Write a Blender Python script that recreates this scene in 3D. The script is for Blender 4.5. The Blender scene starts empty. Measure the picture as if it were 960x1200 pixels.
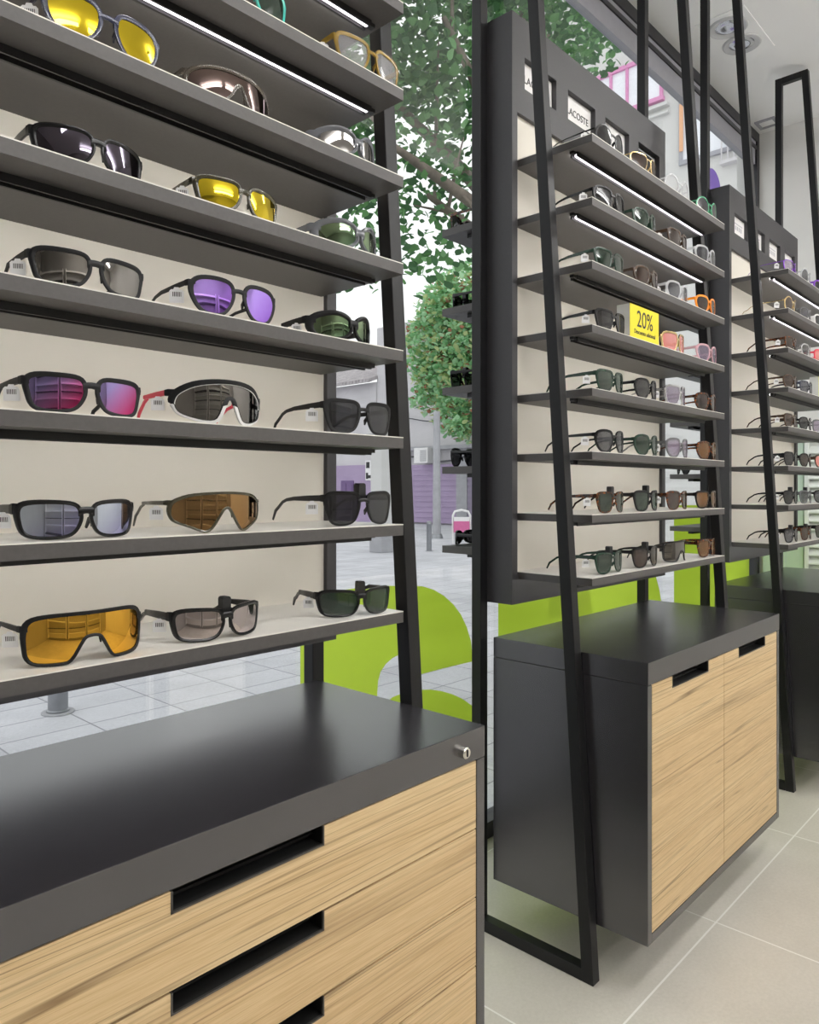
import bpy, bmesh, math, random
from mathutils import Vector, Matrix
random.seed(7)
D = bpy.data
COL = bpy.context.scene.collection
PI = math.pi

# ------------------------------------------------------------------ camera
F, V0, CU, YAW, CH = 875.95, 572.95, 480.0, 0.8187, 1.073
SN, CS = math.sin(YAW), math.cos(YAW)
cam = D.objects.new('camera', D.cameras.new('camera'))
COL.objects.link(cam)
cam.location = (0, 0, CH)
cam.rotation_euler = (PI/2, 0, -YAW)
cam.data.sensor_fit = 'HORIZONTAL'
cam.data.sensor_width = 36
cam.data.lens = F/960*36
cam.data.shift_y = -(600-V0)/960
cam.data.clip_start = .02
cam.data.clip_end = 300
bpy.context.scene.camera = cam


def ray(u, v):
    r = (u-CU)/F
    return Vector((r*CS+SN, -r*SN+CS, (V0-v)/F))


def on_y(u, v, Y):
    a = ray(u, v); return a*(Y/a.y)+Vector((0, 0, CH))


def on_x(u, v, X):
    a = ray(u, v); return a*(X/a.x)+Vector((0, 0, CH))


def at_d(u, v, d):
    return ray(u, v)*d+Vector((0, 0, CH))


# ------------------------------------------------------------------ materials
def s2l(c):
    return tuple((x/12.92 if x <= .04045 else ((x+.055)/1.055)**2.4) for x in c)


def rgb(r, g, b):
    return s2l((r/255, g/255, b/255))


class N:
    """tiny node-graph helper"""
    def __init__(self, name):
        self.m = D.materials.new(name); self.m.use_nodes = True
        self.t = self.m.node_tree; self.t.nodes.clear()
        self.out = self.n('ShaderNodeOutputMaterial')

    def n(self, kind, **kw):
        x = self.t.nodes.new(kind)
        for k, v in kw.items():
            if hasattr(x, k) and k not in x.inputs: setattr(x, k, v)
            else: x.inputs[k].default_value = v
        return x

    def l(self, a, b): self.t.links.new(a, b)

    def math(self, op, a, b=None, c=None):
        x = self.t.nodes.new('ShaderNodeMath'); x.operation = op
        for i, q in enumerate((a, b, c)):
            if q is None: continue
            if isinstance(q, (int, float)): x.inputs[i].default_value = q
            else: self.l(q, x.inputs[i])
        return x.outputs[0]

    def ramp(self, src, stops, interp='LINEAR'):
        x = self.t.nodes.new('ShaderNodeValToRGB'); cr = x.color_ramp; cr.interpolation = interp
        while len(cr.elements) < len(stops): cr.elements.new(.5)
        for e, (p, c) in zip(cr.elements, stops):
            e.position = p; e.color = (*c, 1) if len(c) == 3 else c
        self.l(src, x.inputs[0]); return x.outputs[0]

    def mix(self, fac, a, b, mode='MIX'):
        x = self.t.nodes.new('ShaderNodeMix'); x.data_type = 'RGBA'; x.blend_type = mode
        for i, q in ((0, fac), (6, a), (7, b)):
            if isinstance(q, (int, float)): x.inputs[i].default_value = q
            elif isinstance(q, tuple): x.inputs[i].default_value = (*q, 1) if len(q) == 3 else q
            else: self.l(q, x.inputs[i])
        return x.outputs[2]

    def coord(self, scale=(1, 1, 1), kind='Object', loc=(0, 0, 0), rot=(0, 0, 0)):
        c = self.n('ShaderNodeTexCoord'); m = self.n('ShaderNodeMapping')
        m.inputs['Scale'].default_value = scale; m.inputs['Location'].default_value = loc
        m.inputs['Rotation'].default_value = rot
        self.l(c.outputs[kind], m.inputs[0]); return m.outputs[0]

    def noise(self, vec, scale=5, detail=2, rough=.5, dist=0):
        x = self.n('ShaderNodeTexNoise'); x.inputs['Scale'].default_value = scale
        x.inputs['Detail'].default_value = detail; x.inputs['Roughness'].default_value = rough
        x.inputs['Distortion'].default_value = dist
        self.l(vec, x.inputs['Vector']); return x.outputs['Fac']

    def bsdf(self, **kw):
        p = self.n('ShaderNodeBsdfPrincipled')
        for k, v in kw.items():
            if isinstance(v, tuple) and len(v) == 3: v = (*v, 1)
            p.inputs[k.replace('_', ' ')].default_value = v
        self.l(p.outputs[0], self.out.inputs[0]); self.p = p; return p

    def bump(self, h, strength=.2, dist=.01):
        b = self.n('ShaderNodeBump'); b.inputs['Strength'].default_value = strength
        b.inputs['Distance'].default_value = dist
        self.l(h, b.inputs['Height']); self.l(b.outputs[0], self.p.inputs['Normal'])


M = {}


def plain(name, col, rough=.5, metal=0, alpha=1, spec=.5, coat=0, vary=.06, scale=40):
    g = N(name)
    p = g.bsdf(Base_Color=col, Roughness=rough, Metallic=metal, Alpha=alpha)
    p.inputs['Specular IOR Level'].default_value = spec
    p.inputs['Coat Weight'].default_value = coat
    if name == 'charcoal_laminate': p.inputs['IOR'].default_value = 1.95
    p.inputs['Coat Roughness'].default_value = .05
    if vary:
        n = g.noise(g.coord(), scale, 3)
        lo = tuple(c*(1-vary) for c in col); hi = tuple(min(1, c*(1+vary)) for c in col)
        g.l(g.ramp(n, [(.3, lo), (.7, hi)]), p.inputs['Base Color'])
    M[name] = g.m
    return g.m


plain('charcoal_laminate', (.026, .0245, .029), .27, spec=.5, vary=.10, scale=300)
plain('shelf_laminate', (.072, .067, .066), .5, vary=.06, scale=200)
plain('tower_laminate', (.038, .0365, .040), .5, vary=.06, scale=200)
plain('black_steel', (.009, .009, .010), .42, spec=.3, vary=.1, scale=120)
plain('black_plastic', (.008, .008, .009), .45)
plain('recess_black', (.004, .004, .004), .6)
plain('channel_trim', (.09, .085, .08), .4, metal=.6)
plain('white_laminate', rgb(232, 229, 222), .35, vary=.01)
plain('cream_panel', rgb(226, 221, 210), .6, vary=.012, scale=6)
plain('card_white', rgb(238, 236, 236), .6, vary=.01)
plain('ink_dark', (.03, .03, .03), .6)
plain('ink_red', (.5, .03, .04), .6)
plain('chrome', (.75, .72, .66), .18, metal=1, vary=0)
plain('ceiling_white', rgb(240, 240, 240), .9, vary=.01, scale=3)
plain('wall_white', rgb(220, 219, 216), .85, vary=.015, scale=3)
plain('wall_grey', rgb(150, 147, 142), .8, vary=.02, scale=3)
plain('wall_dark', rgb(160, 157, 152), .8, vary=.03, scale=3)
plain('louvre_white', rgb(226, 230, 226), .45, vary=.01)
plain('pale_green', rgb(196, 214, 200), .3, vary=.02)
plain('frame_dark', (.022, .022, .026), .4)
plain('frame_grey', rgb(160, 160, 168), .45, vary=.03)
plain('sign_yellow', rgb(238, 222, 40), .5, vary=.01)
plain('lamp_grey', rgb(190, 190, 192), .4, vary=.02)
plain('lamp_reflector', (.55, .55, .56), .15, metal=1, vary=0)
plain('bark', rgb(120, 110, 100), .9, vary=.3, scale=12)
plain('zinc', rgb(150, 152, 156), .35, metal=.7, vary=.08, scale=20)
plain('stone_grey', rgb(172, 172, 176), .9, vary=.10, scale=4)
plain('plaster_pale', rgb(206, 203, 206), .9, vary=.07, scale=1.2)
plain('plaster_white', rgb(208, 207, 205), .9, vary=.04, scale=.9)
plain('paint_purple', rgb(172, 154, 184), .85, vary=.07, scale=2)
plain('paint_deep_purple', rgb(118, 96, 138), .8, vary=.08, scale=3)
plain('shutter_lilac', rgb(150, 140, 160), .7, vary=.06, scale=2)
plain('paint_salmon', rgb(198, 140, 132), .85, vary=.06, scale=2)
plain('roof_tile', rgb(176, 170, 172), .9, vary=.2, scale=5)
plain('frame_fringe', rgb(214, 140, 186), .6, vary=.04)  # pale frames; magenta lens fringe painted into their colour
plain('far_pane', rgb(236, 238, 244), .25, vary=.02)
plain('paint_orange', rgb(230, 176, 136), .8, vary=.05)
plain('magenta', rgb(214, 110, 160), .6, vary=.05)
plain('yellow_paint', rgb(226, 190, 40), .6, vary=.05)
plain('cable', (.1, .1, .11), .7)

# ---- oak fronts
g = N('oak')
p = g.bsdf(Roughness=.45)
v = g.coord((.16, 1, 9), rot=(0, .012, 0))
n1 = g.noise(v, 2.0, 2, .45, .25)
n2 = g.noise(g.coord((.22, 1, 15), loc=(3, 0, 1), rot=(0, .01, 0)), 2.4, 2, .5, .25)
fib = g.noise(g.coord((6, 6, 260)), 3, 2)
soft = g.noise(g.coord((.25, 1, 16), loc=(7, 2, 0)), 2, 3)
base = g.ramp(soft, [(.28, rgb(192, 160, 116)), (.5, rgb(208, 179, 134)), (.72, rgb(220, 196, 154))])
base = g.mix(.35, base, g.ramp(fib, [(.35, rgb(176, 144, 100)), (.65, rgb(220, 196, 154))]))


def contour(src, c, w, k):
    d = g.math('ABSOLUTE', g.math('SUBTRACT', src, c))
    return g.math('MULTIPLY', g.math('SUBTRACT', 1, g.math('SMOOTH_MIN', g.math('DIVIDE', d, w), 1, .1)), k)


line = g.math('MAXIMUM', contour(n1, .47, .009, .85), contour(n1, .585, .007, .7))
line = g.math('MAXIMUM', line, contour(n2, .53, .013, .6))
line = g.math('MAXIMUM', line, contour(n2, .40, .030, .32))
line = g.math('MULTIPLY', line, g.math('ADD', .35, g.noise(g.coord((1.5, 1, 5), loc=(1, 5, 2)), 2, 2)))
col = g.mix(g.math('MINIMUM', g.math('MAXIMUM', line, 0), 1), base, rgb(104, 76, 44))
g.l(col, p.inputs['Base Color'])
g.bump(fib, .08, .002)
M['oak'] = g.m


def tiles(name, base_lo, base_hi, grout, x0, y0, px, py, gw, rough, speck=120, big=3, bump=.1):
    g = N(name); p = g.bsdf(Roughness=rough)
    c = g.n('ShaderNodeTexCoord'); s = g.n('ShaderNodeSeparateXYZ'); g.l(c.outputs['Object'], s.inputs[0])

    def edge(o, off, per):
        f = g.math('FRACT', g.math('ADD', g.math('DIVIDE', g.math('SUBTRACT', o, off), per), 100.0))
        d = g.math('MINIMUM', f, g.math('SUBTRACT', 1, f))
        return g.math('LESS_THAN', g.math('MULTIPLY', d, per), gw)
    e = g.math('MAXIMUM', edge(s.outputs[0], x0, px), edge(s.outputs[1], y0, py))
    cell = g.n('ShaderNodeTexWhiteNoise')
    cx = g.n('ShaderNodeCombineXYZ')
    g.l(g.math('FLOOR', g.math('DIVIDE', g.math('SUBTRACT', s.outputs[0], x0), px)), cx.inputs[0])
    g.l(g.math('FLOOR', g.math('DIVIDE', g.math('SUBTRACT', s.outputs[1], y0), py)), cx.inputs[1])
    g.l(cx.outputs[0], cell.inputs['Vector'])
    nb = g.noise(g.coord(), big, 4, .6); ns = g.noise(g.coord(), speck, 2, .7)
    f = g.math('ADD', g.math('ADD', g.math('MULTIPLY', nb, .55), g.math('MULTIPLY', ns, .35)), g.math('MULTIPLY', cell.outputs[0], .12))
    col = g.ramp(f, [(.32, base_lo), (.68, base_hi)])
    col = g.mix(e, col, grout)
    g.l(col, p.inputs['Base Color'])
    g.bump(g.math('SUBTRACT', ns, g.math('MULTIPLY', e, 1.5)), bump, .002)
    M[name] = g.m


tiles('floor_stone', rgb(188, 183, 172), rgb(210, 205, 195), rgb(230, 228, 222), 1.239, .71, .631, .631, .0022, .32)
tiles('paving', rgb(176, 176, 182), rgb(214, 214, 220), rgb(146, 146, 152), .3, .4, .4, .25, .004, .85, 60, 1.5, .3)

# ---- window glass
g = N('window_glass')
tr = g.n('ShaderNodeBsdfTransparent'); tr.inputs[0].default_value = (.93, .95, .95, 1)
gl = g.n('ShaderNodeBsdfGlossy'); gl.inputs['Roughness'].default_value = .0
mx = g.n('ShaderNodeMixShader'); mx.inputs[0].default_value = .09
g.l(tr.outputs[0], mx.inputs[1]); g.l(gl.outputs[0], mx.inputs[2]); g.l(mx.outputs[0], g.out.inputs[0])
M['window_glass'] = g.m


def film(name, col, through):
    g = N(name)
    df = g.n('ShaderNodeBsdfDiffuse'); df.inputs[0].default_value = (*col, 1)
    tl = g.n('ShaderNodeBsdfTranslucent'); tl.inputs[0].default_value = (*col, 1)
    tr = g.n('ShaderNodeBsdfTransparent'); tr.inputs[0].default_value = (*col, 1)
    a = g.n('ShaderNodeMixShader'); a.inputs[0].default_value = .55
    b = g.n('ShaderNodeMixShader'); b.inputs[0].default_value = through
    g.l(df.outputs[0], a.inputs[1]); g.l(tl.outputs[0], a.inputs[2])
    g.l(a.outputs[0], b.inputs[1]); g.l(tr.outputs[0], b.inputs[2]); g.l(b.outputs[0], g.out.inputs[0])
    M[name] = g.m


film('green_film', rgb(226, 242, 136), .62)
film('purple_film', rgb(190, 170, 226), .45)
film('leaf_dark', rgb(84, 122, 84), 0)
film('leaf_mid', rgb(110, 156, 100), 0)
film('leaf_light', rgb(140, 186, 132), 0)
film('leaf_yellow', rgb(214, 222, 168), 0)
film('ivy_light', rgb(190, 228, 188), 0)
film('ivy_mid', rgb(146, 196, 146), 0)
film('leaf_red', rgb(190, 130, 110), 0)

# ---- emitters
def emit(name, col, s):
    g = N(name); e = g.n('ShaderNodeEmission'); e.inputs[0].default_value = (*col, 1); e.inputs[1].default_value = s
    g.l(e.outputs[0], g.out.inputs[0]); M[name] = g.m


emit('led_on', (1, .92, .98), 3.5)
emit('led_hidden', (1, .98, .95), 20.0)
emit('lamp_on', (1, .985, .965), 20)
plain('led_off', (.02, .02, .021), .4)


# ---- eyewear
def clear_frame(name, col, alpha):
    return plain(name, col, .12, alpha=alpha, spec=.6, vary=.05, scale=60)


plain('f_black', (.004, .004, .005), .25, spec=.4)
plain('f_matte', (.008, .008, .009), .5, spec=.3)
plain('f_grey', (.10, .105, .11), .35)
plain('f_white', rgb(226, 226, 226), .4)
plain('f_orange', rgb(240, 140, 20), .3)
plain('f_gold', (.72, .55, .28), .25, metal=1, vary=0)
plain('f_steel', (.6, .6, .62), .22, metal=1, vary=0)
plain('f_red', rgb(220, 62, 84), .35)
plain('f_purple', rgb(110, 40, 170), .3)
plain('f_brown', (.05, .025, .012), .25)
plain('f_green', (.012, .035, .022), .25)
clear_frame('f_navy_clear', (.03, .035, .075), .88)
clear_frame('f_teal', rgb(70, 190, 175), .85)
clear_frame('f_amber', rgb(150, 122, 48), .72)
clear_frame('f_clear', rgb(226, 228, 232), .5)
clear_frame('f_smoke', rgb(120, 120, 122), .75)
clear_frame('f_silver', rgb(112, 114, 120), .85)
clear_frame('f_olive', rgb(70, 66, 48), .88)
clear_frame('f_taupe', rgb(90, 82, 72), .8)
clear_frame('f_mint', rgb(90, 170, 130), .8)
clear_frame('f_pink', rgb(226, 180, 190), .7)
g = N('f_tortoise'); p = g.bsdf(Roughness=.2)
n = g.noise(g.coord(), 130, 3, .6, 1.0)
g.l(g.ramp(n, [(.42, (.010, .005, .003)), (.55, (.06, .018, .006)), (.66, (.30, .09, .02))]), p.inputs['Base Color'])
M['f_tortoise'] = g.m


def mirror(name, c0, c1=None, rough=.02):
    g = N(name); p = g.bsdf(Base_Color=c0, Metallic=1.0, Roughness=rough)
    if c1:  # viewing-angle sheen of the coating painted as a fixed gradient
        c = g.n('ShaderNodeTexCoord'); s = g.n('ShaderNodeSeparateXYZ'); g.l(c.outputs['Generated'], s.inputs[0])
        f = g.math('ADD', g.math('MULTIPLY', s.outputs[0], .6), g.math('MULTIPLY', g.math('SUBTRACT', 1, s.outputs[2]), .4))
        g.l(g.ramp(f, [(.25, c0), (.8, c1)]), p.inputs['Base Color'])
    M[name] = g.m


mirror('l_gold', (.80, .45, .07), (.70, .36, .04))
mirror('l_yellow', (.60, .46, .03), (.52, .39, .02))
mirror('l_silver', (.50, .49, .48))
mirror('l_rose', (.52, .46, .46))
mirror('l_iceblue', (.60, .66, .78), (.36, .36, .62))
mirror('l_purple', (.42, .28, .78), (.30, .14, .62))
mirror('l_violet_red', (.30, .24, .52), (.50, .05, .18))
mirror('l_green', (.20, .27, .16), (.12, .20, .12))
mirror('l_smoke', (.21, .20, .19))
mirror('l_bronze', (.36, .22, .10), (.30, .17, .07))
mirror('l_taupe', (.15, .11, .10), (.11, .08, .075))
mirror('l_violet_dark', (.085, .075, .095))


def tint(name, col, alpha, coat=0):
    return plain(name, col, .02, alpha=alpha, spec=.6, coat=coat, vary=0)


tint('l_dark', (.010, .010, .012), .77)
tint('l_dgreen', (.013, .03, .019), .80)
tint('l_brown', (.03, .014, .008), .78)
tint('l_amber', (.16, .07, .015), .72)
tint('l_grey', (.05, .05, .06), .66)
tint('l_lilac', (.22, .17, .25), .55)
tint('l_pink', (.75, .25, .22), .6)
tint('l_clear', (.6, .6, .62), .22)
g = N('acrylic'); p = g.bsdf(Base_Color=(.9, .93, .93), Roughness=.05, Alpha=.35); M['acrylic'] = g.m
g = N('price_tag'); p = g.bsdf(Roughness=.5)
c = g.n('ShaderNodeTexCoord'); s = g.n('ShaderNodeSeparateXYZ'); g.l(c.outputs['Generated'], s.inputs[0])
bar = g.math('LESS_THAN', g.math('FRACT', g.math('MULTIPLY', s.outputs[0], 9)), .55)
inx = g.math('MULTIPLY', g.math('GREATER_THAN', s.outputs[0], .18), g.math('LESS_THAN', s.outputs[0], .82))
inz = g.math('MULTIPLY', g.math('GREATER_THAN', s.outputs[2], .40), g.math('LESS_THAN', s.outputs[2], .70))
fac = g.math('MULTIPLY', bar, g.math('MULTIPLY', inx, inz))
g.l(g.mix(fac, rgb(240, 240, 242), (.03, .03, .03)), p.inputs['Base Color'])
M['price_tag'] = g.m


# ------------------------------------------------------------------ mesh tools
class MB:
    def __init__(self): self.v = []; self.f = []

    def add(self, vs, fs):
        o = len(self.v); self.v += [tuple(q) for q in vs]; self.f += [tuple(i+o for i in x) for x in fs]; return self

    def box(self, x0, x1, y0, y1, z0, z1, shear=None):
        vs = [(x, y, z) for z in (z0, z1) for y in (y0, y1) for x in (x0, x1)]
        if shear: vs = [(x, y+shear(z), z) for x, y, z in vs]
        return self.add(vs, [(0, 2, 3, 1), (4, 5, 7, 6), (0, 1, 5, 4), (2, 6, 7, 3), (0, 4, 6, 2), (1, 3, 7, 5)])

    def prism(self, poly, a, b, axis='y'):
        """poly in the two other axes, extruded from a to b"""
        n = len(poly)
        mk = {'y': lambda p, t: (p[0], t, p[1]), 'x': lambda p, t: (t, p[0], p[1]), 'z': lambda p, t: (p[0], p[1], t)}[axis]
        vs = [mk(q, a) for q in poly]+[mk(q, b) for q in poly]
        return self.add(vs, [tuple(range(n)), tuple(range(2*n-1, n-1, -1))]+[(i, i+n, (i+1) % n+n, (i+1) % n) for i in range(n)])

    def cyl(self, c, r0, r1, z0, z1, n=24):
        vs = [(c[0]+r*math.cos(2*PI*i/n), c[1]+r*math.sin(2*PI*i/n), z) for z, r in ((z0, r0), (z1, r1)) for i in range(n)]
        return self.add(vs, [tuple(range(n-1, -1, -1)), tuple(range(n, 2*n))]+[(i, (i+1) % n, (i+1) % n+n, i+n) for i in range(n)])

    def lathe(self, c, prof, n=28):
        k = len(prof)
        vs = [(c[0]+r*math.cos(2*PI*i/n), c[1]+r*math.sin(2*PI*i/n), c[2]+z) for r, z in prof for i in range(n)]
        fs = [(j*n+i, j*n+(i+1) % n, (j+1)*n+(i+1) % n, (j+1)*n+i) for j in range(k-1) for i in range(n)]
        fs += [tuple(range(n-1, -1, -1)), tuple(range((k-1)*n, k*n))]
        return self.add(vs, fs)

    def tube(self, pts, rad, n=8, flat=None):
        """round (or flat: (rx, rz) per point) tube along pts"""
        pts = [Vector(q) for q in pts]; k = len(pts); vs = []
        for i, q in enumerate(pts):
            t = (pts[min(i+1, k-1)]-pts[max(i-1, 0)]).normalized()
            side = t.cross(Vector((0, 0, 1)))
            side = Vector((1, 0, 0)) if side.length < 1e-4 else side.normalized()
            up = side.cross(t).normalized()
            rx, rz = flat[i] if flat else ((rad[i],)*2 if isinstance(rad, (list, tuple)) else (rad, rad))
            for j in range(n):
                a = 2*PI*j/n; ca, sa = math.cos(a), math.sin(a)
                if flat: ca = math.copysign(abs(ca)**.55, ca); sa = math.copysign(abs(sa)**.55, sa)
                vs.append(q+side*rx*ca+up*rz*sa)
        fs = [(i*n+j, i*n+(j+1) % n, (i+1)*n+(j+1) % n, (i+1)*n+j) for i in range(k-1) for j in range(n)]
        fs += [tuple(range(n-1, -1, -1)), tuple(range((k-1)*n, k*n))]
        return self.add(vs, fs)

    def mesh(self, name, mat, smooth=None):
        me = D.meshes.new(name); me.from_pydata(self.v, [], self.f)
        bm = bmesh.new(); bm.from_mesh(me); bmesh.ops.recalc_face_normals(bm, faces=bm.faces); bm.to_mesh(me); bm.free()
        me.materials.append(M[mat])
        if smooth is not None:
            me.polygons.foreach_set('use_smooth', [True]*len(me.polygons))
            me.set_sharp_from_angle(angle=math.radians(smooth))
        return me

    def obj(self, name, mat, parent=None, bevel=0, smooth=None):
        o = D.objects.new(name, self.mesh(name, mat, smooth)); COL.objects.link(o)
        if parent: o.parent = parent
        if bevel:
            b = o.modifiers.new('bevel', 'BEVEL'); b.width = bevel; b.segments = 2; b.limit_method = 'ANGLE'
        return o


def put(name, me, parent=None):
    o = D.objects.new(name, me); COL.objects.link(o)
    if parent: o.parent = parent
    return o


def tag(o, label=None, cat=None, group=None, kind=None):
    if label: o['label'] = label
    if cat: o['category'] = cat
    if group: o['group'] = group
    if kind: o['kind'] = kind
    return o


def thing(name, loc, label, cat, group=None):
    o = D.objects.new(name, None); COL.objects.link(o); o.location = loc; o.empty_display_size = .05
    return tag(o, label, cat, group)


def structure(o): o['kind'] = 'structure'; return o


def kids(o): return [c for c in D.objects if c.parent == o]


def dup(root, loc, label):
    """a thing with copies of its parts and sub-parts"""
    r = root.copy(); COL.objects.link(r); r.location = loc; r['label'] = label
    for ch in kids(root):
        c = ch.copy(); COL.objects.link(c); c.parent = r
        for gch in kids(ch):
            d = gch.copy(); COL.objects.link(d); d.parent = c
    return r


def text_mesh(s, size, depth, mat, align='CENTER', squash=1):
    cu = D.curves.new('lettering', 'FONT'); cu.body = s; cu.size = size; cu.extrude = depth; cu.align_x = align; cu.align_y = 'CENTER'
    o = D.objects.new('tmp_text', cu); COL.objects.link(o)
    bpy.context.view_layer.update()
    me = D.meshes.new_from_object(o.evaluated_get(bpy.context.evaluated_depsgraph_get()))
    D.objects.remove(o); D.curves.remove(cu)
    me.transform(Matrix.Rotation(PI/2, 4, 'X') @ Matrix.Diagonal((squash, 1, 1, 1)))   # stands up, faces -Y
    me.materials.clear(); me.materials.append(M[mat]); me.name = 'lettering'
    return me


# ------------------------------------------------------------------ the room
CEIL = 3.02
XR, XL, YW, YB = 4.31, -2.2, 1.40, -3.4
structure(MB().box(XL-.1, XR+.1, YB-.1, YW+.05, -.12, 0).obj('floor', 'floor_stone'))
structure(MB().box(XL-.1, XR+.1, YB-.1, YW+.12, CEIL, CEIL+.12).obj('ceiling', 'ceiling_white'))
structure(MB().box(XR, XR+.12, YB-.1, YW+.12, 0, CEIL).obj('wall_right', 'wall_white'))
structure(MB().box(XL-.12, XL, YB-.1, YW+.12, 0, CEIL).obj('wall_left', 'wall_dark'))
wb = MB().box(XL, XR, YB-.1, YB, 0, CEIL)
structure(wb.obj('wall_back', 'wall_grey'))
# window front, glass from floor to ceiling
wf = MB()
wf.box(XL, XR, YW, YW+.06, CEIL-.05, CEIL)
wf.box(XL, XR, YW+.002, YW+.05, CEIL-.095, CEIL-.075)
wf.box(XR-.035, XR, YW, YW+.06, 0, CEIL-.05)
wf.box(XL, XR, YW-.01, YW+.05, 0, .05)
wr = structure(wf.obj('window_1', 'frame_dark'))
structure(MB().box(XL, XR-.045, YW+.008, YW+.04, CEIL-.175, CEIL-.095).box(XL, XR-.035, YW+.008, YW+.04, CEIL-.075, CEIL-.05).obj('window_rail', 'frame_grey', wr))
structure(MB().box(XL, XR-.03, YW+.024, YW+.032, .05, CEIL-.16).obj('window_glass', 'window_glass', wr))
# end wall: pale green upright panel and louvred cover
structure(MB().box(XR-.02, XR, 1.175, 1.375, 0, 1.42).box(XR-.028, XR, 1.262, 1.270, 0, 1.42).obj('trim_1', 'pale_green'))
t = thing('louvre_panel', (XR-.001, .8, 0), 'white louvred panel against the end wall behind the far stand', 'vent')
fr = MB()
for a, b, c, d in ((-.365, -.345, 0, 1.36), (.345, .365, 0, 1.36), (-.345, .345, .1, .13), (-.345, .345, 1.33, 1.36)):
    fr.box(-.034, 0, a, b, c, d)
fr.box(-.006, 0, -.345, .345, .13, 1.33)
fr.obj('surround', 'louvre_white', t)
lv = MB()
z = .145
while z < 1.30:
    vs = [(-.030, -.345, z), (-.030, .345, z), (-.008, .345, z+.034), (-.008, -.345, z+.034)]
    lv.add(vs+[(x, y, q+.006) for x, y, q in vs], [(0, 1, 2, 3), (7, 6, 5, 4), (0, 4, 5, 1), (1, 5, 6, 2), (2, 6, 7, 3), (3, 7, 4, 0)])
    z += .0445
lv.obj('slats', 'louvre_white', t)

# decals on the glass
YD = YW+.0235


def smooth_poly(pts, n=6):
    out = []; k = len(pts)
    for i in range(k):
        p0, p1, p2, p3 = (Vector(pts[(i+j-1) % k]) for j in range(4))
        for s in range(n):
            t = s/n
            out.append(tuple(.5*((2*p1)+(-p0+p2)*t+(2*p0-5*p1+4*p2-p3)*t*t+(-p0+3*p1-3*p2+p3)*t**3)))
    return out


def decal(name, px, label, mat):
    mb = MB(); pts = [on_y(u, v, YD) for u, v in px]
    mb.prism([(q.x, q.z) for q in pts], YD-.0006, YD, 'y')
    o = mb.obj(name, mat); tag(o, label, 'decal', 'decals on the window'); return o


arcA = [(352, 900), (352, 705), (380, 694), (420, 689), (455, 686.5), (495, 687), (508, 691), (520, 698), (531, 708), (540, 720), (547, 735), (552, 752), (554, 775),
        (520, 783), (494, 790), (486, 793), (478, 780), (475, 766), (468, 767), (460, 771), (452, 778), (446, 787), (443, 798), (442, 812), (442, 900)]
decal('window_decal', arcA, 'lime green window decal with rounded top behind the nearest stand', 'green_film')
arcB = [(425, 900), (440, 835), (460, 817), (475, 811), (490, 808.5), (505, 808), (518, 810), (530, 813.5), (542, 819), (556, 829), (566, 845), (566, 900)]
decal('window_decal', arcB, 'low lime green window decal showing just above the drawer cabinet top', 'green_film')
arcC = [(584, 900), (584, 640), (755, 640), (762, 655), (768, 673), (773, 692), (776, 712), (777, 900)]
decal('window_decal', arcC, 'lime green window decal behind the cabinet of the middle stand', 'green_film')
arcD = [(790, 900), (790, 592), (878, 592), (878, 900)]
decal('window_decal', arcD, 'straight-edged lime green window decal between middle and far stands', 'green_film')
cc = on_y(836, 222, YD)  # purple disc set on the plane of the glass
o = MB().prism([(cc.x+.10*math.cos(a*PI/16), cc.z+.10*math.sin(a*PI/16)) for a in range(32)], YD-.0006, YD).obj('window_decal', 'purple_film')
tag(o, 'round purple disc on the window just above the far stand tower', 'decal', 'decals on the window')

# ceiling: twin downlight, vent, line lamps
t = thing('twin_downlight', (3.30, 1.17, CEIL), 'square twin downlight recessed in ceiling near the window', 'lamp')
MB().box(-.19, .19, -.10, .10, -.004, 0).obj('plate', 'ceiling_white', t, bevel=.001)
for dx in (-.085, .075):
    MB().lathe((dx, 0, 0), [(.055, -.005), (.072, -.011), (.078, -.008), (.080, -.003), (.070, -.002)]).obj('ring', 'lamp_grey', t, smooth=40)
    MB().lathe((dx, 0, 0), [(.053, -.0045), (.04, -.008), (.030, -.0085), (.02, -.006)]).obj('reflector', 'lamp_reflector', t, smooth=40)
t = thing('ceiling_vent', (4.20, 1.325, CEIL), 'small rectangular vent in the ceiling beside the end wall', 'vent')
fm = MB()
for a in ((-.05, .05, -.05, -.035), (-.05, .05, .035, .05), (-.05, -.035, -.035, .035), (.035, .05, -.035, .035)):
    fm.box(*a, -.008, 0)
fm.obj('surround', 'frame_grey', t)
MB().box(-.035, .035, -.035, .035, -.003, 0).obj('core', 'ceiling_white', t)
for i, (x, y) in enumerate(((1.0, -.35), (3.3, -.35), (-.3, -1.7), (1.5, -1.7), (3.3, -1.7), (.8, -2.8), (3.0, -2.8))):
    w = .75
    if i == 0:
        proto = t = thing('ceiling_light', (x, y, CEIL), 'long lit lamp hanging under the shop ceiling', 'lamp', 'shop ceiling lamps')
        f_ = MB()
        f_.box(-w-.015, -w, -.055, .055, -.115, -.08).box(w, w+.015, -.055, .055, -.115, -.08)
        f_.cyl((-w-.0075, 0), .004, .004, -.08, 0, 8).cyl((w+.0075, 0), .004, .004, -.08, 0, 8)
        f_.obj('end_caps', 'lamp_grey', t)
        MB().box(-w, w, -.05, .05, -.11, -.085).obj('diffuser', 'lamp_on', t)  # lamp hung low and lit all round, shaped to brighten the ceiling
    else:
        dup(proto, (x, y, CEIL), proto['label'])

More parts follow.
